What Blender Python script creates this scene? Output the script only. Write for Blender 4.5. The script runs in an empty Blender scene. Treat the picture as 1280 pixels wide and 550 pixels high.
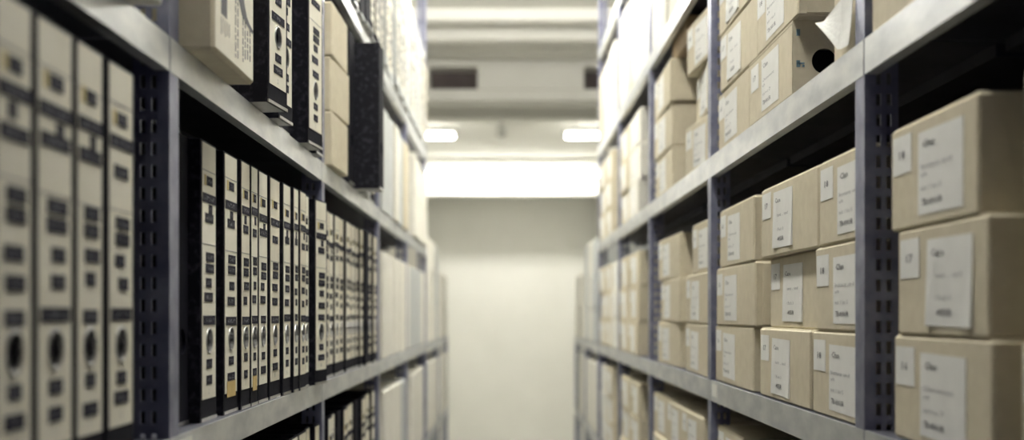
import bpy, math, random
from mathutils import Vector
R = random.Random(7)
scene = bpy.context.scene
COL = scene.collection

# ------------------------------------------------------------------ camera
HC = 1.46                       # eye height above the floor
F = 1600.0                      # focal length in pixels of a 1280 px wide frame
cam_d = bpy.data.cameras.new('camera')
cam = bpy.data.objects.new('camera', cam_d); COL.objects.link(cam)
cam.location = (0, 0, HC); cam.rotation_euler = (math.pi/2, 0, 0)
cam_d.sensor_width = 36; cam_d.lens = 36*F/1280
cam_d.shift_x = (640-633)/1280; cam_d.shift_y = (392-275)/1280
cam_d.clip_start = .02
cam_d.dof.use_dof = True; cam_d.dof.focus_distance = 1.74; cam_d.dof.aperture_fstop = 3.5
scene.camera = cam
# ------------------------------------------------------------------ world, exposure
w = bpy.data.worlds.new('world'); scene.world = w; w.use_nodes = True
w.node_tree.nodes['Background'].inputs[0].default_value = (.22, .20, .62, 1)
w.node_tree.nodes['Background'].inputs[1].default_value = .08
vs = scene.view_settings
vs.view_transform = 'Standard'; vs.look = 'None'; vs.gamma = 1; vs.use_curve_mapping = False
vs.exposure = 1.3
AISLE_E = 37.0                  # emission of the tubes over the aisle
END_E = 25.0                    # emission of the tubes at the end of the room
LAMP_COL = (1, .98, .915, 1)

# ------------------------------------------------------------------ materials
def mat(name, col, rough=.6, metal=0, col2=None, scale=20, bump=0, bscale=200, detail=3, contrast=(.35, .65), stretch=None, spec=.5, emit=None):
    m = bpy.data.materials.new(name); m.use_nodes = True
    nt = m.node_tree; b = nt.nodes['Principled BSDF']
    b.inputs['Base Color'].default_value = (*col, 1); b.inputs['Roughness'].default_value = rough
    b.inputs['Metallic'].default_value = metal
    b.inputs['Specular IOR Level'].default_value = spec
    if emit:
        b.inputs['Emission Color'].default_value = LAMP_COL; b.inputs['Emission Strength'].default_value = emit
    tc = nt.nodes.new('ShaderNodeTexCoord'); src = tc.outputs['Object']
    if stretch:
        mp = nt.nodes.new('ShaderNodeMapping'); mp.inputs['Scale'].default_value = stretch
        nt.links.new(src, mp.inputs[0]); src = mp.outputs[0]
    if col2:
        n = nt.nodes.new('ShaderNodeTexNoise'); n.inputs['Scale'].default_value = scale; n.inputs['Detail'].default_value = detail
        nt.links.new(src, n.inputs['Vector'])
        oi = nt.nodes.new('ShaderNodeObjectInfo'); n.noise_dimensions = '4D'
        mu = nt.nodes.new('ShaderNodeMath'); mu.operation = 'MULTIPLY'; mu.inputs[1].default_value = 50
        nt.links.new(oi.outputs['Random'], mu.inputs[0]); nt.links.new(mu.outputs[0], n.inputs['W'])
        r = nt.nodes.new('ShaderNodeValToRGB')
        r.color_ramp.elements[0].position = contrast[0]; r.color_ramp.elements[1].position = contrast[1]
        r.color_ramp.elements[0].color = (*col, 1); r.color_ramp.elements[1].color = (*col2, 1)
        nt.links.new(n.outputs['Fac'], r.inputs[0]); nt.links.new(r.outputs[0], b.inputs['Base Color'])
    if bump:
        n2 = nt.nodes.new('ShaderNodeTexNoise'); n2.inputs['Scale'].default_value = bscale
        nt.links.new(src, n2.inputs['Vector'])
        bp = nt.nodes.new('ShaderNodeBump'); bp.inputs['Strength'].default_value = bump; bp.inputs['Distance'].default_value = .002
        nt.links.new(n2.outputs['Fac'], bp.inputs['Height']); nt.links.new(bp.outputs[0], b.inputs['Normal'])
    return m
M = {}
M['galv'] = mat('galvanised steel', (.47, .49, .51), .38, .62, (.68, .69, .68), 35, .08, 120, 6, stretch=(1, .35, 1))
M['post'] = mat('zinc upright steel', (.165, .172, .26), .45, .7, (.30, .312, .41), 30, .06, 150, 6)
M['deck'] = mat('shelf deck steel with shade in colour', (.07, .073, .10), .5, .5, (.10, .103, .13), 12)  # dark tone puts the shade under the shelves into the colour
M['panel'] = mat('added back sheet with shade in colour', (.035, .037, .06), .6, .2, (.05, .05, .08), 8)  # sheets added behind the bays, coloured dark as the shade inside the racks
M['kraft'] = mat('kraft cardboard', (.60, .54, .40), .85, 0, (.65, .59, .445), 60, .12, 260, 5, spec=.2)
M['kraft_dark'] = mat('brown cardboard', (.40, .30, .19), .85, 0, (.45, .35, .23), 50, .12, 260, 5, spec=.2)
M['carton_white'] = mat('off white cardboard', (.76, .74, .66), .8, 0, (.82, .80, .72), 30, .05, 200, spec=.2)
M['carton_grey'] = mat('pale grey cardboard', (.50, .52, .51), .8, 0, (.56, .58, .57), 30, .05, 200, spec=.2)
M['paper'] = mat('label paper', (.80, .80, .76), .75, 0, (.84, .84, .80), 40, spec=.2)
M['cream'] = mat('cream spine paper', (.78, .745, .62), .75, 0, (.83, .80, .68), 18, .03, 120, spec=.25)
M['cream_dark'] = mat('aged spine paper', (.70, .65, .52), .75, 0, (.76, .71, .58), 18, .03, 120, spec=.25)
M['ink'] = mat('black ink', (.035, .035, .045), .7)
M['ink_grey'] = mat('grey ink', (.22, .22, .23), .7)
M['ink_blue'] = mat('blue ink', (.16, .27, .33), .7)
M['yellow'] = mat('yellow sticker', (.60, .48, .16), .6, 0, (.55, .44, .16), 60)
M['ochre'] = mat('ochre sticker', (.55, .38, .12), .6, 0, (.62, .45, .18), 60)
M['black'] = mat('black binder board', (.004, .004, .009), .8, 0, (.007, .007, .013), 90, .05, 300, spec=.08)
M['marble'] = mat('marbled binder board', (.005, .005, .009), .6, 0, (.035, .035, .045), 120, .04, 300, 8, (.5, .72), spec=.2)
M['pages'] = mat('paper edges', (.66, .64, .56), .9, 0, (.5, .48, .42), 300, stretch=(1, 3, .02))
M['chrome'] = mat('nickel ring', (.46, .46, .45), .32, 1, (.40, .40, .39), 80)
M['hole'] = mat('dark binder inside', (.006, .005, .008), .8)
M['wall'] = mat('painted wall', (.72, .715, .665), .85, 0, (.76, .755, .705), 2.5, .05, 60)
M['ceil'] = mat('painted concrete ceiling', (.72, .71, .65), .85, 0, (.77, .76, .70), 3, .06, 40)
M['beam'] = mat('painted concrete beam', (.82, .81, .76), .8, 0, (.86, .85, .80), 4, .04, 50)
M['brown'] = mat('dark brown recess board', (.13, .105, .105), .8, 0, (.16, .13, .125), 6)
M['floor'] = mat('grey floor paint', (.74, .74, .70), .5, 0, (.79, .79, .75), 6, .03, 40)
M['lampwhite'] = mat('white lamp housing', (.80, .80, .77), .45, 0, (.83, .83, .80), 20)
M['tube_a'] = mat('aisle tube', (1, 1, 1), .5, emit=AISLE_E)
M['tube_added'] = mat('added cross tube', (1, 1, 1), .5, emit=40.0)
M['tube_e'] = mat('end tube', (1, 1, 1), .5, emit=END_E)
# embossed tape: dark strip with light letter strokes
def tape_mat():
    m = bpy.data.materials.new('embossed tape'); m.use_nodes = True; nt = m.node_tree; b = nt.nodes['Principled BSDF']
    b.inputs['Roughness'].default_value = .75; b.inputs['Specular IOR Level'].default_value = .12
    tc = nt.nodes.new('ShaderNodeTexCoord'); mp = nt.nodes.new('ShaderNodeMapping')
    mp.inputs['Scale'].default_value = (0, 11, 3)
    nt.links.new(tc.outputs['Generated'], mp.inputs[0])
    n = nt.nodes.new('ShaderNodeTexNoise'); n.noise_dimensions = '4D'; n.inputs['Scale'].default_value = 1.3; n.inputs['Detail'].default_value = 1
    nt.links.new(mp.outputs[0], n.inputs['Vector'])
    oi = nt.nodes.new('ShaderNodeObjectInfo'); mu = nt.nodes.new('ShaderNodeMath'); mu.operation = 'MULTIPLY'; mu.inputs[1].default_value = 90
    nt.links.new(oi.outputs['Random'], mu.inputs[0]); nt.links.new(mu.outputs[0], n.inputs['W'])
    g = nt.nodes.new('ShaderNodeMath'); g.operation = 'GREATER_THAN'; g.inputs[1].default_value = .56
    nt.links.new(n.outputs['Fac'], g.inputs[0])
    sx = nt.nodes.new('ShaderNodeSeparateXYZ'); nt.links.new(tc.outputs['Generated'], sx.inputs[0])
    prev = g.outputs[0]
    for out in ('Y', 'Z'):
        for op, v in (('GREATER_THAN', .13 if out == 'Y' else .28), ('LESS_THAN', .87 if out == 'Y' else .72)):
            k = nt.nodes.new('ShaderNodeMath'); k.operation = op; k.inputs[1].default_value = v
            nt.links.new(sx.outputs[out], k.inputs[0])
            q = nt.nodes.new('ShaderNodeMath'); q.operation = 'MULTIPLY'
            nt.links.new(prev, q.inputs[0]); nt.links.new(k.outputs[0], q.inputs[1]); prev = q.outputs[0]
    mx = nt.nodes.new('ShaderNodeMix'); mx.data_type = 'RGBA'
    mx.inputs[6].default_value = (.009, .009, .020, 1); mx.inputs[7].default_value = (.15, .15, .17, 1)
    nt.links.new(prev, mx.inputs[0]); nt.links.new(mx.outputs[2], b.inputs['Base Color'])
    return m
M['tape'] = tape_mat()

# ------------------------------------------------------------------ mesh helpers
class MB:
    def __init__(s): s.v = []; s.f = []; s.mi = []; s.cur = 0
    def face(s, pts):
        n = len(s.v); s.v += [tuple(p) for p in pts]; s.f.append(tuple(range(n, n+len(pts)))); s.mi.append(s.cur)
    def box(s, x0, x1, y0, y1, z0, z1):
        n = len(s.v)
        s.v += [(x, y, z) for z in (z0, z1) for y in (y0, y1) for x in (x0, x1)]
        for q in ((0, 2, 3, 1), (4, 5, 7, 6), (0, 1, 5, 4), (2, 6, 7, 3), (0, 4, 6, 2), (1, 3, 7, 5)):
            s.f.append(tuple(n+i for i in q)); s.mi.append(s.cur)
    def cbox(s, x0, x1, y0, y1, z0, z1, c):           # box with chamfered edges
        lo = (x0, y0, z0); hi = (x1, y1, z1); idx = {}
        for i in (0, 1):
            for j in (0, 1):
                for k in (0, 1):
                    for a in range(3):
                        p = [0, 0, 0]
                        for d, e in enumerate((i, j, k)):
                            p[d] = (hi if e else lo)[d]
                            if d != a: p[d] += -c if e else c
                        idx[(i, j, k, a)] = len(s.v); s.v.append(tuple(p))
        cen = Vector(((x0+x1)/2, (y0+y1)/2, (z0+z1)/2))
        def add(l):
            P = [Vector(s.v[i]) for i in l]
            if (P[1]-P[0]).cross(P[2]-P[0]).dot(P[0]-cen) < 0: l = l[::-1]
            s.f.append(tuple(l)); s.mi.append(s.cur)
        for a in range(3):
            o = [d for d in range(3) if d != a]
            for e in (0, 1):
                l = []
                for u, v in ((0, 0), (1, 0), (1, 1), (0, 1)):
                    t = [0, 0, 0]; t[a] = e; t[o[0]] = u; t[o[1]] = v; l.append(idx[(*t, a)])
                add(l)
            for u in (0, 1):
                for v in (0, 1):                       # edge along axis a
                    t0 = [0, 0, 0]; t0[o[0]] = u; t0[o[1]] = v; t1 = list(t0); t1[a] = 1
                    add([idx[(*t0, o[0])], idx[(*t1, o[0])], idx[(*t1, o[1])], idx[(*t0, o[1])]])
        for i in (0, 1):
            for j in (0, 1):
                for k in (0, 1): add([idx[(i, j, k, a)] for a in range(3)])
    def holed(s, x, y0, y1, z0, z1, cy, cz, r, n=20):   # plate in plane x facing +x with a round hole
        an = [2*math.pi*i/n for i in range(n)] + [math.atan2(z-cz, y-cy) % (2*math.pi) for y in (y0, y1) for z in (z0, z1)]
        an = sorted(set(an)); inn = []; out = []
        for a in an:
            c, q = math.cos(a), math.sin(a); t = 1e9
            if c > 1e-9: t = min(t, (y1-cy)/c)
            if c < -1e-9: t = min(t, (y0-cy)/c)
            if q > 1e-9: t = min(t, (z1-cz)/q)
            if q < -1e-9: t = min(t, (z0-cz)/q)
            inn.append((x, cy+r*c, cz+r*q)); out.append((x, cy+t*c, cz+t*q))
        m = len(an)
        for i in range(m):
            j = (i+1) % m; s.face([inn[i], out[i], out[j], inn[j]])
        return inn
    def lathe(s, prof, cy, cz, n=20):                   # revolve (x, r) profile round the x axis
        base = len(s.v)
        for x, r in prof:
            for i in range(n):
                a = 2*math.pi*i/n; s.v.append((x, cy+r*math.cos(a), cz+r*math.sin(a)))
        for k in range(len(prof)-1):
            for i in range(n):
                j = (i+1) % n
                s.f.append((base+k*n+i, base+k*n+j, base+(k+1)*n+j, base+(k+1)*n+i)); s.mi.append(s.cur)
    def mesh(s, name, mats):
        me = bpy.data.meshes.new(name); me.from_pydata(s.v, [], s.f)
        for m in (mats if isinstance(mats, (list, tuple)) else [mats]): me.materials.append(m)
        if any(s.mi): me.polygons.foreach_set('material_index', s.mi)
        me.update(); return me
def link(name, me, parent=None, loc=(0, 0, 0), rz=0, scale=None):
    o = bpy.data.objects.new(name, me); COL.objects.link(o)
    o.location = loc; o.rotation_euler = (0, 0, rz); o.parent = parent
    if scale: o.scale = scale
    return o
def tag(o, label=None, cat=None, group=None, kind=None):
    if label: o['label'] = label
    if cat: o['category'] = cat
    if group: o['group'] = group
    if kind: o['kind'] = kind
    return o
def struct(name, m, *boxes):
    b = MB()
    for q in boxes: b.box(*q)
    return tag(link(name, b.mesh(name, m)), kind='structure')
def textmesh(lines, mats):
    """flat lettering in the local YZ plane (reads towards +y, up +z); lines: (text, y, z, height, width, mat index, bold)"""
    out = MB()
    dg = None
    for t, y, z, h, wid, mi, bold in lines:
        cu = bpy.data.curves.new('t', 'FONT'); cu.body = t; cu.size = 1; cu.resolution_u = 1
        cu.offset = .008 if bold else 0
        ob = bpy.data.objects.new('t', cu); COL.objects.link(ob)
        bpy.context.view_layer.update(); dg = bpy.context.evaluated_depsgraph_get()
        me = bpy.data.meshes.new_from_object(ob.evaluated_get(dg))
        xs = [v.co.x for v in me.vertices]; x0, x1 = min(xs), max(xs); k = wid/(x1-x0); n = len(out.v)
        out.v += [(0, y+(v.co.x-x0)*k, z+v.co.y*h/.7) for v in me.vertices]
        for p in me.polygons: out.f.append(tuple(n+i for i in p.vertices)); out.mi.append(mi)
        bpy.data.objects.remove(ob); bpy.data.curves.remove(cu); bpy.data.meshes.remove(me)
    return out.mesh('print', mats)

# ------------------------------------------------------------------ room shell
CE = HC+1.58
XL, XR = -.331, .381                                   # front planes of the two racks
struct('floor', M['floor'], (-1.1, 1.15, -3, 14.6, -.06, 0))
struct('ceiling', M['ceil'], (-1.1, 1.15, -3, 14.6, CE, CE+.1))
struct('wall_left', M['wall'], (-1.1, -.98, -3, 14.6, 0, CE))
struct('wall_right', M['wall'], (1.03, 1.15, -3, 14.6, 0, CE))
struct('wall_end', M['wall'], (-.98, 1.03, 14.5, 14.62, 0, CE))
struct('trim_1', M['beam'], (-.98, 1.03, 13.5, 13.75, HC+1.257, CE))      # last downstand beam
struct('trim_2', M['beam'], (-.98, 1.03, 9.3, 9.5, HC+1.42, CE))          # shallow beam
# bulkhead with two dark recesses
bk = struct('trim_3', M['beam'], (-.98, 1.03, 7.8, 8.06, HC+1.30, HC+1.368), (-.98, 1.03, 7.8, 8.06, HC+1.505, CE),
            (-.98, -.47, 7.8, 8.06, HC+1.368, HC+1.505), (.70, 1.03, 7.8, 8.06, HC+1.368, HC+1.505))
b = MB(); b.cbox(-.176, .473, 7.775, 8.0, HC+1.362, HC+1.512, .004); link('bulkhead_panel', b.mesh('bulkhead_panel', M['beam']), bk)
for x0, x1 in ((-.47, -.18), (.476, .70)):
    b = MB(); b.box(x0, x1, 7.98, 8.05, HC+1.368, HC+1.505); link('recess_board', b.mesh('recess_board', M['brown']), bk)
for k, (y, d) in enumerate(((6.63, .060), (6.98, .088), (7.48, .056))):
    struct('trim_%d' % (4+k), M['beam'], (-.98, 1.03, y, y+.10, CE-d, CE))

# ------------------------------------------------------------------ lamps
def lamp(label, loc, length, along, tm, drop):
    """batten luminaire: housing, tube, end caps and two hangers from the ceiling"""
    r = link('tube_lamp', None, None, loc, 0 if along else math.pi/2)
    tag(r, label, 'lamp', 'fluorescent tube lamps under the ceiling')
    b = MB(); b.cbox(-.045, .045, -length/2, length/2, 0, .05, .008); link('housing', b.mesh('housing', M['lampwhite']), r)
    b = MB(); n = 12
    for sx in (-.022, .022):
        base = len(b.v)
        for y in (-length/2+.03, length/2-.03):
            for i in range(n):
                a = 2*math.pi*i/n; b.v.append((sx+.013*math.cos(a), y, -.02+.013*math.sin(a)))
        for i in range(n):
            j = (i+1) % n; b.f.append((base+i, base+j, base+n+j, base+n+i)); b.mi.append(0)
        tb = b
        link('tube', tb.mesh('tube', tm), r); b = MB()
    for y in (-length/2, length/2-.03):
        b = MB(); b.cbox(-.042, .042, y, y+.03, -.038, 0, .004); link('end_cap', b.mesh('end_cap', M['lampwhite']), r)
    for y in (-length*.3, length*.3):
        b = MB(); b.box(-.006, .006, y-.006, y+.006, .05, .05+drop); link('hanger', b.mesh('hanger', M['galv']), r)
    return r
lamp('white tube lamp hung over the aisle between the first binders and cartons', (.025, 1.64, HC+1.49), 1.5, True, M['tube_a'], .04)
lamp('white tube lamp hung over the aisle between the tall racks', (.025, 3.9, HC+1.49), 1.5, True, M['tube_a'], .04)
lamp('added unseen tube lamp brightening the ceiling where the tall racks end', (.025, 5.3, HC+1.39), 1.5, False, M['tube_added'], .14)  # out-of-view lamp added to brighten the ceiling ribs and bulkhead
ld = lamp('bright tube lamp right in front of the last ceiling beam', (.02, 13.22, HC+1.46), 1.9, False, M['tube_e'], .05)
b = MB(); b.box(-.15, .15, -.95, .95, .051, .054); link('uplight_shield', b.mesh('uplight_shield', M['lampwhite']), ld)  # plate added to keep this lamp's light off the ceiling
lamp('short tube lamp across the ceiling beside the binder rack side', (-.66, 10.5, HC+1.475), .52, False, M['tube_e'], .055)
lamp('short tube lamp across the ceiling beside the box rack side', (.72, 10.5, HC+1.475), .52, False, M['tube_e'], .055)
jb = link('junction_box', None, None, (-.04, 10.5, HC+1.44)); tag(jb, 'small white junction box hanging on a conduit between the two short tube lamps', 'junction box')
b = MB(); b.cbox(-.035, .035, -.03, .03, 0, .12, .006); link('case', b.mesh('case', M['lampwhite']), jb)
b = MB(); b.box(-.008, .008, -.008, .008, .12, .14); link('conduit', b.mesh('conduit', M['galv']), jb)

# ------------------------------------------------------------------ racks
H_UP = HC+1.30
def upright_mesh(sgn, height):
    """L upright: slotted web across the aisle direction, plain flange along the aisle, origin at its front near corner"""
    b = MB(); t = .002
    def xb(x0, x1, y0, y1, z0, z1):
        x0, x1 = sgn*x0, sgn*x1
        b.box(min(x0, x1), max(x0, x1), y0, y1, z0, z1)
    xb(0, .0125, 0, t, 0, height); xb(.0175, .0235, 0, t, 0, height); xb(.0285, .034, 0, t, 0, height)
    pitch = .022; n = int(height/pitch)
    for a, c in ((.0125, .0175), (.0235, .0285)):
        for i in range(n):
            xb(a, c, 0, t, i*pitch, i*pitch+.0095)
    xb(0, t, t, .036, 0, height)
    xb(.034, .036, 0, .010, 0, height)
    return b.mesh('upright', M['post'])
def rear_mesh(sgn, height):
    b = MB(); x = sgn*.002
    b.box(min(0, x), max(0, x), -.036, 0, 0, height)
    x = -sgn*.036; b.box(min(0, x), max(0, x), -.002, 0, 0, height)
    return b.mesh('rear_upright', M['post'])
DEPTH = .50
def shelf_mesh(sgn, length, lip):
    b = MB()
    def xb(x0, x1, y0, y1, z0, z1):
        x0, x1 = sgn*x0, sgn*x1
        b.box(min(x0, x1), max(x0, x1), y0, y1, z0, z1)
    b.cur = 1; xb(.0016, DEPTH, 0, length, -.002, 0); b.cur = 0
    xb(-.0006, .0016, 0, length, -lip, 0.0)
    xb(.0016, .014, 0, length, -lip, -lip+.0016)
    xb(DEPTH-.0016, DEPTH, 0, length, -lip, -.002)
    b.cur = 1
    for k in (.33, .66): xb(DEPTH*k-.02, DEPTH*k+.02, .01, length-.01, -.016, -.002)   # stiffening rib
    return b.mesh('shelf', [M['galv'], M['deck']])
def rack(name, label, X, sgn, posts, levels, lip, height):
    r = link(name, None, None, (X, posts[0], 0)); tag(r, label, 'shelving rack', 'steel shelving racks along the aisle')
    um, rm = upright_mesh(sgn, height), rear_mesh(sgn, height)
    for y in posts:
        link('upright', um, r, (0, y-posts[0], 0)); link('rear_upright', rm, r, (sgn*DEPTH, y-posts[0]+.036, 0))
    for a, c in zip(posts, posts[1:]):
        L = c-a-.005
        sm = shelf_mesh(sgn, L, lip)
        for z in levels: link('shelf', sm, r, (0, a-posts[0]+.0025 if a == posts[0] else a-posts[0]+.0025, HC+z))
        b = MB(); x0, x1 = sorted((sgn*(DEPTH+.004), sgn*(DEPTH+.006))); b.box(x0, x1, .002, c-a-.002, .05, height-.02)
        link('added_back_panel', b.mesh('added_back_panel', M['panel']), r, (0, a-posts[0], 0))
    return r
LP = [.22, 1.257, 2.294, 3.30, 4.24, 5.25]
RP = [.36, 1.362, 2.385, 3.395, 4.335, 5.27]
LLV = [-1.36, -.93, -.515, -.123, .272, .665, 1.06]
RLV = [-1.36, -.93, -.515, -.124, .292, .686, 1.08]
rl = rack('shelving_rack', 'tall steel rack filled mostly with black binders', XL, -1, LP, LLV, .034, H_UP)
rr = rack('shelving_rack', 'tall steel rack filled mostly with brown cardboard boxes', XR, 1, RP, RLV, .038, H_UP)
LP2 = [5.30, 6.25, 7.2]; RP2 = [5.32, 6.2, 7.1]
rl2 = rack('shelving_rack', 'low steel rack with pale cartons at the end of the binder rack', XL, -1, LP2, LLV[:4], .034, HC-.125)
rr2 = rack('shelving_rack', 'low steel rack with pale cartons at the end of the box rack', XR, 1, RP2, RLV[:4], .038, HC-.126)
# small paper tags stuck on shelf lips
for rk, sg, y, z in ((rl, 1, 1.29, -.123), (rr, -1, 2.31, -.124)):
    b = MB(); x0, x1 = sorted((sg*.0007, sg*.0011)); b.box(x0, x1, 0, .055, -.028, -.005)
    link('lip_sticker', b.mesh('lip_sticker', M['paper']), rk, (0, y-rk.location.y, HC+z))

ORD = ['first', 'second', 'third', 'fourth', 'fifth', 'sixth', 'seventh', 'eighth', 'ninth', 'tenth', 'eleventh', 'twelfth',
       'thirteenth', 'fourteenth', 'fifteenth', 'sixteenth']
NUM = ['one', 'two', 'three', 'four', 'five', 'six', 'seven']
LVN = {0: 'floor', 1: 'bottom', 2: 'low', 3: 'middle', 4: 'upper', 5: 'top'}
# bays are counted from the end wall: the low rack holds bays one and two, the tall rack three to seven
def bayname(k): return NUM[6-k] if k < 5 else ('two' if k == 5 else 'one')

# ------------------------------------------------------------------ binders
BH, BD = .318, .285
TAPE = {}
def tape_mesh(k):
    if k not in TAPE:
        wid = {'long': .058, 'mid': .040, 'short': .027, 'stub': .016}[k]; h = .0105 if k != 'stub' else .011
        b = MB(); b.box(0, .0006, -wid/2, wid/2, -h/2, h/2); TAPE[k] = b.mesh('tape', M['tape'])
    return TAPE[k]
YEL = MB(); YEL.box(0, .0004, -.003, .005, -.006, .006); YEL = YEL.mesh('sticker', M['yellow'])
OCH = MB(); OCH.box(0, .0004, -.024, .024, -.010, .010); OCH = OCH.mesh('sticker', M['ochre'])
LINE = MB(); LINE.box(0, .0003, -.5, .5, -.0004, .0004); LINE = LINE.mesh('rule', M['ink_grey'])
BIN = {}
def binder_meshes(wd, spine, board):
    key = (round(wd, 3), spine, board)
    if key in BIN: return BIN[key]
    t = .003; hz = .0915; hr = .014
    c = MB()
    i = c.holed(0, -wd/2, wd/2, 0, BH, 0, hz, hr)                       # spine face with a finger hole
    m = len(i)
    for k in range(m):
        j = (k+1) % m; p, q = i[k], i[j]; c.face([p, q, (-.012, q[1], q[2]), (-.012, p[1], p[2])])
    c.face([(-t, -wd/2+t, 0), (-t, wd/2-t, 0), (-t, wd/2-t, BH), (-t, -wd/2+t, BH)][::-1])
    for z in (0, BH):
        q = [(0, -wd/2, z), (0, wd/2, z), (-t, wd/2-t, z), (-t, -wd/2+t, z)]; c.face(q if z else q[::-1])
    c.cur = 1
    for s in (-1, 1):
        y0, y1 = sorted((s*wd/2, s*(wd/2-t))); c.box(-BD, -.0005, y0, y1, 0, BH)
    cover = c.mesh('cover', [M['black' if board != 'carton_grey' else board], M[board]])
    d = MB(); n = 20; d.lathe([(-.0115, .0001), (-.0115, hr)], 0, hz); hole = d.mesh('finger_hole', M['hole'])
    g = MB(); g.lathe([(-.006, hr-.0018), (.0012, hr-.0016), (.0020, hr-.0002), (.0014, hr+.0005), (0, hr+.0008)], 0, hz); ring = g.mesh('finger_ring', M['chrome'])
    p = MB(); p.box(-BD+.02, -.02, -wd/2+t+.002, wd/2-t-.006, .012, BH-.015); pages = p.mesh('pages', M['pages'])
    lw = wd*.42 if wd > .06 else wd*.44
    l = MB(); l.holed(.0006, -lw, lw, .025, BH-.002, 0, hz, hr+.0012)
    l.face([(0, -lw, .025), (0, -lw, BH-.002), (.0006, -lw, BH-.002), (.0006, -lw, .025)][::-1])
    l.face([(0, lw, .025), (0, lw, BH-.002), (.0006, lw, BH-.002), (.0006, lw, .025)])
    lab = l.mesh('spine_label', M[spine])
    f = MB(); f.box(-.06, .0012, -wd/2+.0004, wd/2-.0004, -.0, .004); foot = f.mesh('metal_edge', M['chrome'])
    BIN[key] = (cover, hole, ring, pages, lab, foot, lw); return BIN[key]
def binder(X, yc, z, wd, label, group, rot=0, spine='cream', board='marble', tilt=0, dense=1, seed=0, labelled=True, side=-1):
    q = random.Random(seed)
    cover, hole, ring, pages, lab, foot, lw = binder_meshes(wd, spine, board)
    r = link('ring_binder', None, None, (X, yc, HC+z+.0008), rot + (0 if side < 0 else math.pi))
    r.rotation_euler[0] = tilt
    tag(r, label, 'binder', group)
    link('cover', cover, r); link('finger_hole', hole, r)
    if labelled: link('finger_ring', ring, r)
    link('pages', pages, r)
    link('metal_edge', foot, r)
    if not labelled: return r
    sl = link('spine_label', lab, r)
    top = BH-.002; Lh = top-.025
    def put(name, me, fr, dy=0, sc=None): return link(name, me, sl, (.0006, dy, top-fr*Lh), 0, sc)
    wide = lw*2
    sq = min(1, wide/.066)
    def fit(k, s=1.0): return (1, sq*s, 1)
    put('rule', LINE, .105+q.uniform(-.01, .01), 0, (1, wide*.98, 1))
    put('rule', LINE, .40+q.uniform(-.01, .01), 0, (1, wide*.98, 1))
    a = q.uniform(.125, .145)
    put('sticker', YEL, a, -.020*sq, fit(0)); put('tape', tape_mesh('short'), a, .002*sq, fit(0))
    a = q.uniform(.195, .215); put('tape', tape_mesh('long'), a, 0, fit(0, 1.08))
    if q.random() < .7: put('tape', tape_mesh('stub'), a+.042, q.uniform(-.004, .012)*sq, fit(0))
    put('tape', tape_mesh(q.choice(['mid', 'long', 'mid'])), q.uniform(.275, .30), 0, fit(0))
    a = q.uniform(.425, .445)
    put('tape', tape_mesh('mid'), a, .004*sq, fit(0)); put('tape', tape_mesh('mid'), a+.045, .003*sq, fit(0))
    a = q.uniform(.535, .555)
    put('tape', tape_mesh(q.choice(['short', 'mid'])), a, q.uniform(-.008, .008)*sq, fit(0))
    put('tape', tape_mesh(q.choice(['short', 'mid'])), a+q.uniform(.055, .075), q.uniform(-.006, .006)*sq, fit(0))
    put('tape', tape_mesh(q.choice(['long', 'mid', 'long'])), q.uniform(.685, .70), 0, fit(0))
    put('tape', tape_mesh('short'), q.uniform(.858, .868), 0, fit(0)); put('tape', tape_mesh(q.choice(['short', 'mid'])), q.uniform(.92, .935), 0, fit(0))
    put('numeral', NUMERAL[q.randrange(3)], .982, -.003, None)
    return r
NUMERAL = [textmesh([(t, 0, 0, .006, .005, 0, False)], M['ink_grey']) for t in ('1', '2', '3')]

def bl(i, lv, k, look='cream-labelled binder'):
    return '%s, %s from wall, %s shelf, binder rack bay %s from wall' % (look, ORD[i], LVN[lv], bayname(k))

# --- binders and carton on the middle shelf, sharp bay (bay five from the wall)
mid = [  # centre depth, width, plane, rotation in degrees
    (1.398, .050, -.354, 0, False), (1.470, .078, -.342, 0, True), (1.578, .080, -.340, 0, True), (1.652, .056, -.337, 0, True),
    (1.705, .045, -.336, 0, True), (1.771, .068, -.337, 0, True), (1.856, .084, -.336, 0, True), (1.940, .068, -.333, 0, True),
    (2.000, .044, -.329, 0, True), (2.056, .061, -.327, 0, True), (2.116, .048, -.331, 0, True), (2.222, .078, -.322, -7, True)]
for i, (y, wd, X, ro, lb) in enumerate(mid):
    n = len(mid)-1-i
    o = binder(X, y, LLV[3], wd, bl(n, 3, 1) if lb else bl(n, 3, 1, 'unlabelled black binder'), 'binders on the middle shelf of the binder rack',
               math.radians(ro), 'cream' if i % 3 else 'cream_dark', 'marble', 0, 1, 100+i, lb)
    if i in (2, 4):
        link('sticker', OCH, o, (.0008, 0, .030), 0, (1, wd/.08, 1))
# --- near bay, middle shelf (six from the wall)
near = [(.740, .078, -.312), (.818, .066, -.315), (.8925, .078, -.315), (.967, .066, -.315), (1.045, .074, -.315)]
for i, (y, wd, X) in enumerate(near):
    binder(X, y, LLV[3]+(.006 if i else 0), wd, bl(len(near)-1-i, 3, 0), 'binders on the middle shelf of the binder rack', 0, 'cream', 'black', 0, 1, 140+i)
# --- upper shelf of the sharp bay: three binders, one narrow pale one
up = [(1.690, .090, -.302, -6, 'cream'), (1.822, .078, -.314, -4, 'cream'), (2.090, .100, -.312, -5, 'cream'), (2.205, .060, -.322, -2, 'cream_dark')]
for i, (y, wd, X, ro, sp) in enumerate(up):
    binder(X, y, LLV[4], wd, bl(len(up)-1-i, 4, 1, 'overhanging cream-labelled binder'), 'binders on the upper shelf of the binder rack', math.radians(ro), sp, 'marble', 0, 1, 170+i)
o = binder(-.335, 1.935, LLV[4], .075, bl(4, 4, 1, 'pushed-back black binder'), 'binders on the upper shelf of the binder rack', 0, 'cream', 'marble', 0, 1, 180, False)

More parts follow.
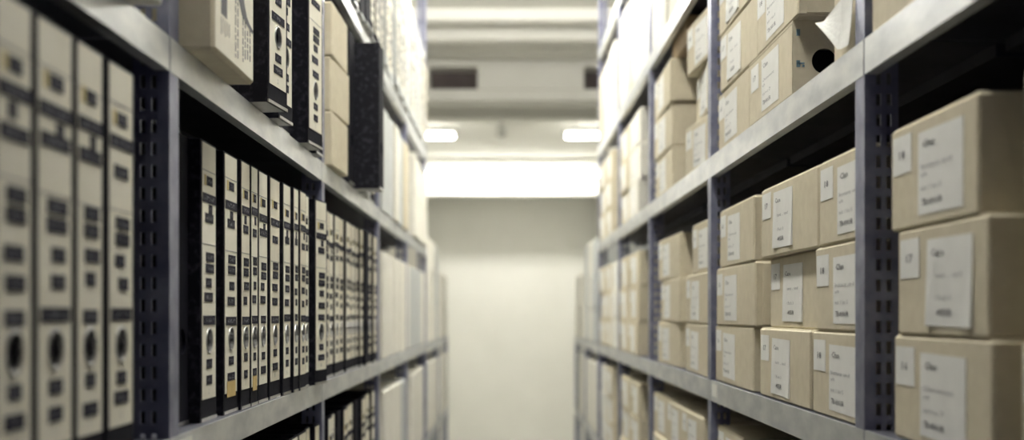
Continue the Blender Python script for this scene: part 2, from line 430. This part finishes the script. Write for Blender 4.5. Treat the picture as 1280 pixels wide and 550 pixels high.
# ------------------------------------------------------------------ cartons
def lines(v):
    s = [('Clan', 'Classement', 'et/ou 7', 'TB-4001/R'), ('Case', 'Instanz ... und', 'und Fach 3', 'TB-4055/R'),
         ('Clan', 'Instanz und', 'mit 1 bis 5', 'TB-0001/R')][v]
    return [(s[0], -.046, .024, .0065, .034, 0, True), (s[1], -.050, .004, .0045, .082, 1, False), ('a/b', -.050, -.0035, .0038, .018, 1, False),
            (s[2], -.050, -.0165, .0045, .056, 1, False), (s[3], -.048, -.0305, .0062, .056, 0, True)]
BIGP = [textmesh(lines(v), [M['ink'], M['ink_grey']]) for v in range(3)]
SMALLP = [textmesh([(t, -.008, -.004, .008, .018, 0, True)], M['ink']) for t in ('16', '17', '18')]
def sheet(wy, hz, name, bend=0):
    b = MB(); n = 4
    P = [[(.0005+(bend*(abs(i/n-.5)*2)**3 if j == 0 else 0), -wy/2+wy*i/n, -hz/2+hz*j) for i in range(n+1)] for j in (0, 1)]
    for i in range(n): b.face([P[0][i], P[0][i+1], P[1][i+1], P[1][i]])
    b.face([(0, -wy/2, -hz/2), (0, -wy/2, hz/2), P[1][0], P[0][0]][::-1]); b.face([(0, wy/2, -hz/2), P[0][n], P[1][n], (0, wy/2, hz/2)][::-1])
    return b.mesh(name, M['paper'])
BIG = [sheet(.120, .078, 'large_label'), sheet(.116, .080, 'large_label', .002)]; SMALL = sheet(.058, .038, 'small_label')
CART = {}
def carton_mesh(W, D, H, m):
    key = (round(W, 3), round(D, 3), round(H, 3), m)
    if key not in CART:
        b = MB(); b.cbox(-D, 0, -W/2, W/2, 0, H, .0025); body = b.mesh('body', M[m])
        f = MB(); f.cbox(-D+.012, -.012, -.0016, 0, .003, H-.003, .0006); flap = f.mesh('end_flap', M[m])
        l = MB(); l.cbox(-D+.004, -.003, -W/2+.003, 0, 0, .0012, .0004); l.cbox(-D+.004, -.003, .0006, W/2-.003, 0, .0012, .0004); lid = l.mesh('lid_flap', M[m])
        CART[key] = (body, flap, lid)
    return CART[key]
def carton(side, X, y0, y1, z, H, label, group, m='kraft', D=.30, rot=0, labels=True, v=None, flap=True, off=0, roty=0):
    W = y1-y0
    body, fl, lid = carton_mesh(W, D, H-.0014, m)
    r = link('cardboard_box', None, None, (X, (y0+y1)/2, HC+z), math.radians(rot) + (math.pi if side > 0 else 0))
    r.rotation_euler[1] = roty
    tag(r, label, 'box', group)
    link('body', body, r); link('lid_flap', lid, r, (0, 0, H-.0014))
    if flap:
        link('end_flap', fl, r, (0, W/2+.0016, 0)); link('end_flap', fl, r, (0, -W/2, 0))
    if labels:
        q = v if v is not None else R.randrange(3)
        dy = off+R.uniform(-.004, .004); dz = R.uniform(-.002, .002)
        s = link('small_label', SMALL, r, (0, -W/2+.036+dy*.3, H-.029+dz)); link('print', SMALLP[q], s, (.0009, 0, 0))
        s = link('large_label', BIG[q % 2], r, (0, -W/2+.145+dy, H-.054+dz)); s.rotation_euler[0] = R.uniform(-.02, .02)
        link('print', BIGP[q], s, (.0009, 0, 0))
    return r
ROW = ['bottom', 'second', 'third', 'fourth']
def cl(row, n, col, lv, k, look='kraft box', rackn='box'):
    rw = 'bottom' if row == 0 else ('top' if row == n-1 else ROW[row])
    return '%s, %s of %s stack, %s shelf, %s rack bay %s from wall' % (look, rw, ORD[col], LVN[lv], rackn, bayname(k))
HB = .103
G3 = 'boxes on the middle shelf of the box rack'; G4 = 'boxes on the upper shelf of the box rack'
# --- sharp bay, middle shelf: three stacks of three (near edge, far edge, plane)
sharp = [  # stack one is the wall side
    [(2.005, 2.372, .387), (1.985, 2.352, .386), (1.990, 2.322, .386)],
    [(1.628, 1.955, .387), (1.618, 1.915, .395), (1.586, 1.925, .385)],
    [(1.377, 1.612, .3855), (1.377, 1.600, .386), (1.378, 1.580, .386)]]
for c, st in enumerate(sharp):
    for r_, (a, e, X) in enumerate(st):
        carton(1, X, a+.002, e-.002, RLV[3]+r_*HB+.0006, HB, cl(r_, 3, c, 3, 1, 'labelled box'), G3, rot=R.uniform(-.5, .5) if c < 2 else 0,
               v=[0, 1, 2][c], D=.31)
# --- near bay, middle shelf
nearb = [[(1.030, 1.290, .391), (1.038, 1.277, .391), (1.061, 1.300, .391)], [(.72, .972, .391), (.73, .962, .395), (.71, .966, .391)]]
for c, st in enumerate(nearb):
    for r_, (a, e, X) in enumerate(st):
        carton(1, X, a, e, RLV[3]+r_*HB+.0006, HB, cl(r_, 3, c, 3, 0, 'kraft box'), G3, rot=0, v=r_, D=.31, flap=False)
# --- sharp bay, upper shelf
carton(1, .386, 2.035, 2.325, RLV[4]+.0006, HB, cl(0, 3, 0, 4, 1), G4, v=0, off=-.02)
carton(1, .386, 1.975, 2.300, RLV[4]+.0006+HB, HB, cl(1, 3, 0, 4, 1), G4, v=1, rot=.5, off=-.01)
carton(1, .386, 1.980, 2.320, RLV[4]+.0006+2*HB, HB, cl(2, 3, 0, 4, 1), G4, v=1, off=-.01)
# box with a round hand hole in its end
def hole_carton(X, y0, y1, z, H, D):
    W = y1-y0
    r = link('cardboard_box', None, None, (X, (y0+y1)/2, HC+z), math.pi)
    tag(r, 'kraft box with a round hand hole in its end, upper shelf of box rack', 'box', G4)
    b = MB(); t = .004
    b.cbox(-D, 0, -W/2, W/2-t, 0, t, .0006); b.cbox(-D, 0, -W/2, W/2-t, H-t, H, .0006)
    b.cbox(-t, 0, -W/2, W/2-.0005, t, H-t, .0008); b.box(-D, -D+t, -W/2, W/2-t, t, H-t); b.box(-D+t, -t, -W/2, -W/2+t, t, H-t)
    # end wall (faces the near side) with the hole, built in plane x then turned to plane y
    hx, hz, hr = -.043, .048, .0172
    e = MB(); inn = e.holed(0, -D, 0, 0, H, hx, hz, hr, 28)
    for f in e.f: b.face([(e.v[i][1], W/2, e.v[i][2]) for i in f][::1])
    for f in e.f: b.face([(e.v[i][1], W/2-t, e.v[i][2]) for i in f][::-1])
    m = len(inn)
    for i in range(m):
        p, q = inn[i], inn[(i+1) % m]; b.face([(p[1], W/2, p[2]), (p[1], W/2-t, p[2]), (q[1], W/2-t, q[2]), (q[1], W/2, q[2])])
    for z0 in (0, H): b.face([(0, W/2, z0), (-D, W/2, z0), (-D, W/2-t, z0), (0, W/2-t, z0)])
    b.face([(0, W/2, 0), (0, W/2, H), (0, W/2-t, H), (0, W/2-t, 0)])
    link('body', b.mesh('body', M['kraft']), r)
    c = MB(); c.box(-D+.02, -.03, -W/2+.01, W/2-.05, t+.001, H-.03); link('contents', c.mesh('contents', M['hole']), r)
    s = link('small_label', SMALL, r, (0, -W/2+.045, H-.031)); link('print', SMALLP[1], s, (.0009, 0, 0))
    s = link('large_label', BIG[0], r, (0, -W/2+.158, H-.052)); link('print', BIGP[0], s, (.0009, 0, 0))
    mk = MB()
    for z0, k in ((.082, 0), (.040, 1)):
        mk.box(-.010, -.005, W/2, W/2+.0004, z0, z0+.009)
        if k: mk.box(-.016, -.005, W/2, W/2+.0004, z0+.004, z0+.006); mk.box(-.016, -.013, W/2, W/2+.0004, z0, z0+.003)
    link('ink_mark', mk.mesh('ink_mark', M['ink_blue']), r)
hole_carton(.386, 1.726, 2.033, RLV[4]+.0006, HB, .31)
carton(1, .386, 1.697, 1.968, RLV[4]+.0006+HB, HB, 'kraft box resting on the box with the round hand hole', G4, v=2, off=-.02)
carton(1, .387, 1.705, 1.975, RLV[4]+.0006+2*HB, HB, 'kraft box two above the box with the round hand hole', G4, v=2, off=-.02)
cr = carton(1, .386, 1.378, 1.508, RLV[4]+.0006, HB, 'kraft box with a curled white label peeling off its front', G4, labels=False)
# curled label: depth (world), height above the shelf, distance off the box front
b = MB(); n, m_ = 10, 6
def sheet_pt(u, v):                                    # u: far tip -> near side, v: bottom -> top
    zt = .046+.018*math.sin(min(1, u*1.25)*math.pi/2); zb = .044-.042*min(1, u*1.6)
    return (.0065+.012*(1-u)**2+.010*(1-v)**2*(1-u*.5), -.040+.080*u, zb+(zt-zb)*v)
P = [[sheet_pt(i/n, j/m_) for j in range(m_+1)] for i in range(n+1)]
for i in range(n):
    for j in range(m_):
        q = [P[i][j], P[i+1][j], P[i+1][j+1], P[i][j+1]]
        b.face(q); b.face([(x-.0008, y, z) for x, y, z in q][::-1])
link('curled_label', b.mesh('curled_label', M['paper']), cr)
# near bay upper shelf
carton(1, .384, .98, 1.345, RLV[4]+.0006, HB, cl(0, 2, 0, 4, 0, 'plain kraft box'), G4, labels=False)
carton(1, .384, .99, 1.335, RLV[4]+.0006+HB, HB, cl(1, 2, 0, 4, 0, 'plain kraft box'), G4, labels=False)

# --- second bay on the box side (bay four from the wall)
K2 = [[(2.900, 3.290, .392), (2.880, 3.270, .392), (2.905, 3.280, .392)], [(2.425, 2.790, .388), (2.430, 2.780, .388), (2.428, 2.700, .392)]]
for c, st in enumerate(K2):
    for r_, (a, e, X) in enumerate(st):
        carton(1, X, a, e, RLV[3]+r_*HB+.0006, HB, cl(r_, 3, c, 3, 2), G3, v=r_, rot=R.uniform(-1, 1))
for r_, (a, e, X, ro) in enumerate([(3.010, 3.340, .390, 0), (3.015, 3.335, .388, .8), (3.005, 3.345, .386, -.5)]):
    carton(1, X, a, e, RLV[4]+r_*HB+.0006, HB, cl(r_, 4, 0, 4, 2), G4, v=r_, rot=ro)
carton(1, .402, 2.86, 3.10, RLV[4]+3*HB+.0006, .068, cl(3, 4, 0, 4, 2, 'low brown box'), G4, m='kraft_dark', labels=False)
for r_, (a, e, X, ro) in enumerate([(2.440, 2.740, .392, 3), (2.450, 2.720, .398, -3), (2.440, 2.700, .388, 3)]):
    carton(1, X, a, e, RLV[4]+r_*HB+.0006, HB, cl(r_, 3, 1, 4, 2), G4, v=r_, rot=ro)

# --- fill for the farther bays and the low shelves
def fill_boxes(side, k, lv, y0, y1, X, z, group, mats, Wr=(.26, .34), rows=3, h=HB, rackn=None, labels=True, gap=.02, top=None):
    y = y1-.015; col = 0
    while True:
        W = R.uniform(*Wr)
        if y-W < y0+.042: break
        n = rows if isinstance(rows, int) else R.choice(rows)
        m = R.choice(mats)
        for r_ in range(n):
            d = R.uniform(-.008, .008); s = R.uniform(0, .015)
            look = {'kraft': 'kraft box', 'kraft_dark': 'brown box', 'carton_white': 'white carton', 'carton_grey': 'pale grey carton'}[m]
            carton(side, X+(d if side < 0 else -d)*.4, y-W+s, y, z+r_*h+.0006, h, cl(r_, n, col, lv, k, look, rackn or ('box' if side > 0 else 'binder')), group, m=m,
                   labels=labels, rot=R.uniform(-.8, .8), D=.30)
        y -= W+R.uniform(.004, gap); col += 1
def fill_binders(side, k, lv, y0, y1, X, z, group, spine=('cream',), wr=(.05, .08), labelled=.9, boards=('marble', 'black')):
    y = y1-.012; i = 0
    while True:
        wd = R.choice([.05, .06, .07, .08]) if wr[0] < .06 else R.choice([.07, .08])
        if y-wd < y0+.042: break
        lb = R.random() < labelled
        binder(X+R.uniform(-.006, .008), y-wd/2, z, wd, bl(i, lv, k, 'cream-labelled binder' if lb else 'unlabelled black binder'), group, math.radians(R.uniform(-.25, .1)), R.choice(spine), R.choice(boards), 0, 1, R.randrange(9999), lb, side)
        y -= wd+R.choice([.004, .004, .008, .022]); i += 1
gl = lambda lv, s: '%s on the %s shelf of the %s rack' % ('boxes' if s > 0 else 'binders', LVN[lv], 'box' if s > 0 else 'binder')
# box side
fill_boxes(1, 3, 3, RP[3], RP[4], .386, RLV[3], G3, ['kraft'], (.27, .31))
fill_boxes(1, 4, 3, RP[4], RP[5], .386, RLV[3], G3, ['kraft', 'carton_white'], (.27, .31))
fill_boxes(1, 3, 4, RP[3], RP[4], .386, RLV[4], G4, ['kraft', 'carton_white'], (.27, .31))
fill_boxes(1, 4, 4, RP[4], RP[5], .386, RLV[4], G4, ['kraft'], (.27, .31))
for k in (1, 2, 3, 4):
    fill_boxes(1, k, 2, RP[k], RP[k+1], .388, RLV[2], gl(2, 1), ['kraft', 'kraft'] if k < 4 else ['kraft', 'carton_white'], (.26, .33))
fill_boxes(1, 2, 5, RP[2], RP[3], .386, RLV[5], gl(5, 1), ['carton_white'], (.27, .33), 1, .26, labels=False)
fill_boxes(1, 3, 5, RP[3], RP[4], .384, RLV[5], gl(5, 1), ['carton_white', 'carton_white', 'kraft'], (.12, .16), 1, .30, labels=False)
fill_boxes(1, 4, 5, RP[4], RP[5], .384, RLV[5], gl(5, 1), ['carton_white', 'kraft'], (.2, .3), 1, .28, labels=False)
# binder side
fill_binders(-1, 2, 3, LP[2]+.03, LP[3], -.338, LLV[3], gl(3, -1), ('cream', 'cream_dark'))
fill_boxes(-1, 3, 3, LP[3], LP[4], -.335, LLV[3], 'cartons on the middle shelf of the binder rack', ['carton_white'], (.12, .22), [1, 1], .29, labels=False)
fill_boxes(-1, 4, 3, LP[4], LP[5], -.335, LLV[3], 'cartons on the middle shelf of the binder rack', ['carton_white', 'carton_grey', 'carton_white'], (.12, .24), 1, .29, labels=False)
for k in (1, 2): fill_binders(-1, k, 2, LP[k], LP[k+1], -.338, LLV[2], gl(2, -1), ('cream', 'cream_dark'))
fill_boxes(-1, 3, 2, LP[3], LP[4], -.335, LLV[2], 'cartons on the low shelf of the binder rack', ['kraft', 'carton_white', 'carton_grey'], (.12, .2), 1, .30, labels=False)
fill_boxes(-1, 4, 2, LP[4], LP[5], -.335, LLV[2], 'cartons on the low shelf of the binder rack', ['carton_white', 'kraft'], (.16, .3), 1, .30, labels=False)
# upper shelf, bay four: three kraft boxes, dark binders, one black binder pulled far out, pale ones behind
for r_ in range(3):
    carton(-1, -.318, 2.354, 2.548, LLV[4]+r_*.101+.0006, .101, cl(r_, 3, 0, 4, 2, 'plain kraft box', 'binder'), 'plain boxes on the upper shelf of the binder rack', rot=[-1.5, -3, -1][r_], labels=False, flap=False, D=.28)
gu = 'binders on the upper shelf of the binder rack'
for i, (y, wd, X, lb) in enumerate([(2.612, .07, -.337, False), (2.70, .07, -.326, False), (2.83, .08, -.276, False), (2.92, .07, -.315, True), (3.0, .08, -.325, True), (3.085, .07, -.33, True), (3.165, .07, -.33, True)]):
    binder(X, y, LLV[4], wd, bl(6-i, 4, 2, 'black binder pulled far out' if i == 2 else ('cream-labelled binder' if lb else 'black binder')), gu, math.radians(-1), 'cream_dark', 'marble', 0, 1, 300+i, lb)
fill_boxes(-1, 3, 4, LP[3], LP[4], -.325, LLV[4], 'cartons on the upper shelf of the binder rack', ['kraft', 'carton_grey', 'carton_white'], (.13, .2), 1, .28, labels=False)
fill_boxes(-1, 4, 4, LP[4], LP[5], -.322, LLV[4], 'cartons on the upper shelf of the binder rack', ['carton_white'], (.18, .28), 2, .14, labels=False)
fill_binders(-1, 2, 5, LP[2], LP[3], -.325, LLV[5], gl(5, -1), ('cream',), labelled=.6)
for k in (3, 4): fill_binders(-1, k, 5, LP[k], LP[k+1], -.325, LLV[5], gl(5, -1), ('cream_dark',), boards=('carton_grey',))
# low racks at the end of the aisle
for s, PP, X, LV in ((-1, LP2, -.333, LLV), (1, RP2, .384, RLV)):
    for k in (0, 1):
        fill_boxes(s, 5+k, 2, PP[k], PP[k+1], X, LV[2], 'pale cartons on the low racks', ['carton_white', 'carton_white', 'carton_grey'], (.16, .30), 1, .30, labels=False)
    fill_boxes(s, 5, 3, PP[0], PP[1], X, LV[3], 'pale cartons on the low racks', ['carton_white', 'carton_grey'], (.20, .30), 3, .15, labels=False)
    fill_boxes(s, 6, 3, PP[1], PP[2], X, LV[3], 'pale cartons on the low racks', ['carton_white'], (.24, .34), 2, .165, labels=False)
# ------------------------------------------------------------------ printed carton overhanging the upper shelf
r = link('printed_box', None, None, (-.302, 1.423, HC+LLV[4]+.0006), 0)
tag(r, 'cream cardboard box with dark printed swoosh overhanging the upper shelf beside binders', 'box')
b = MB(); b.cbox(-.30, 0, -.104, .104, 0, .25, .003); link('body', b.mesh('body', M['kraft']), r)
b = MB()
b.box(0, .0005, -.098, .100, .004, .246); link('front_panel', b.mesh('front_panel', M['cream']), r)
pr = MB()
pr.box(.0005, .0008, -.070, -.042, .045, .110)
q = random.Random(3)
for k in range(5):
    y = -.075+.010*k+.004; pr.box(.0005, .0007, y, y+.002, .020+q.uniform(0, .012), .042)
for y0 in (.000, .012, .040, .052, .066, .080):
    z = .012+q.uniform(0, .012)
    while z < (.10 if y0 < .03 else .058):
        dz = q.uniform(.004, .012); pr.box(.0005, .0007, y0, y0+.004, z, z+dz); z += dz+.0022
link('print', pr.mesh('print', M['ink']), r)
sw = MB()
SP = [(.018, .150, .034), (.026, .110, .032), (.033, .0845, .030), (.049, .0715, .028), (.067, .0670, .022), (.086, .0645, .016), (.099, .0625, .010)]
for (a, za, wa), (c, zc, wc) in zip(SP, SP[1:]):
    sw.face([(.0008, a-wa/2, za-.004), (.0008, c-wc/2, zc-.004), (.0008, min(.0995, c+wc/2), zc), (.0008, a+wa/2, za)])
link('printed_swoosh', sw.mesh('printed_swoosh', M['ink']), r)
# pale box on the near bay's upper shelf
carton(-1, -.305, .86, 1.135, LLV[4]+.0006, .26, cl(0, 1, 0, 4, 0, 'white carton', 'binder'), 'cartons on the upper shelf of the binder rack', m='carton_white', labels=False)
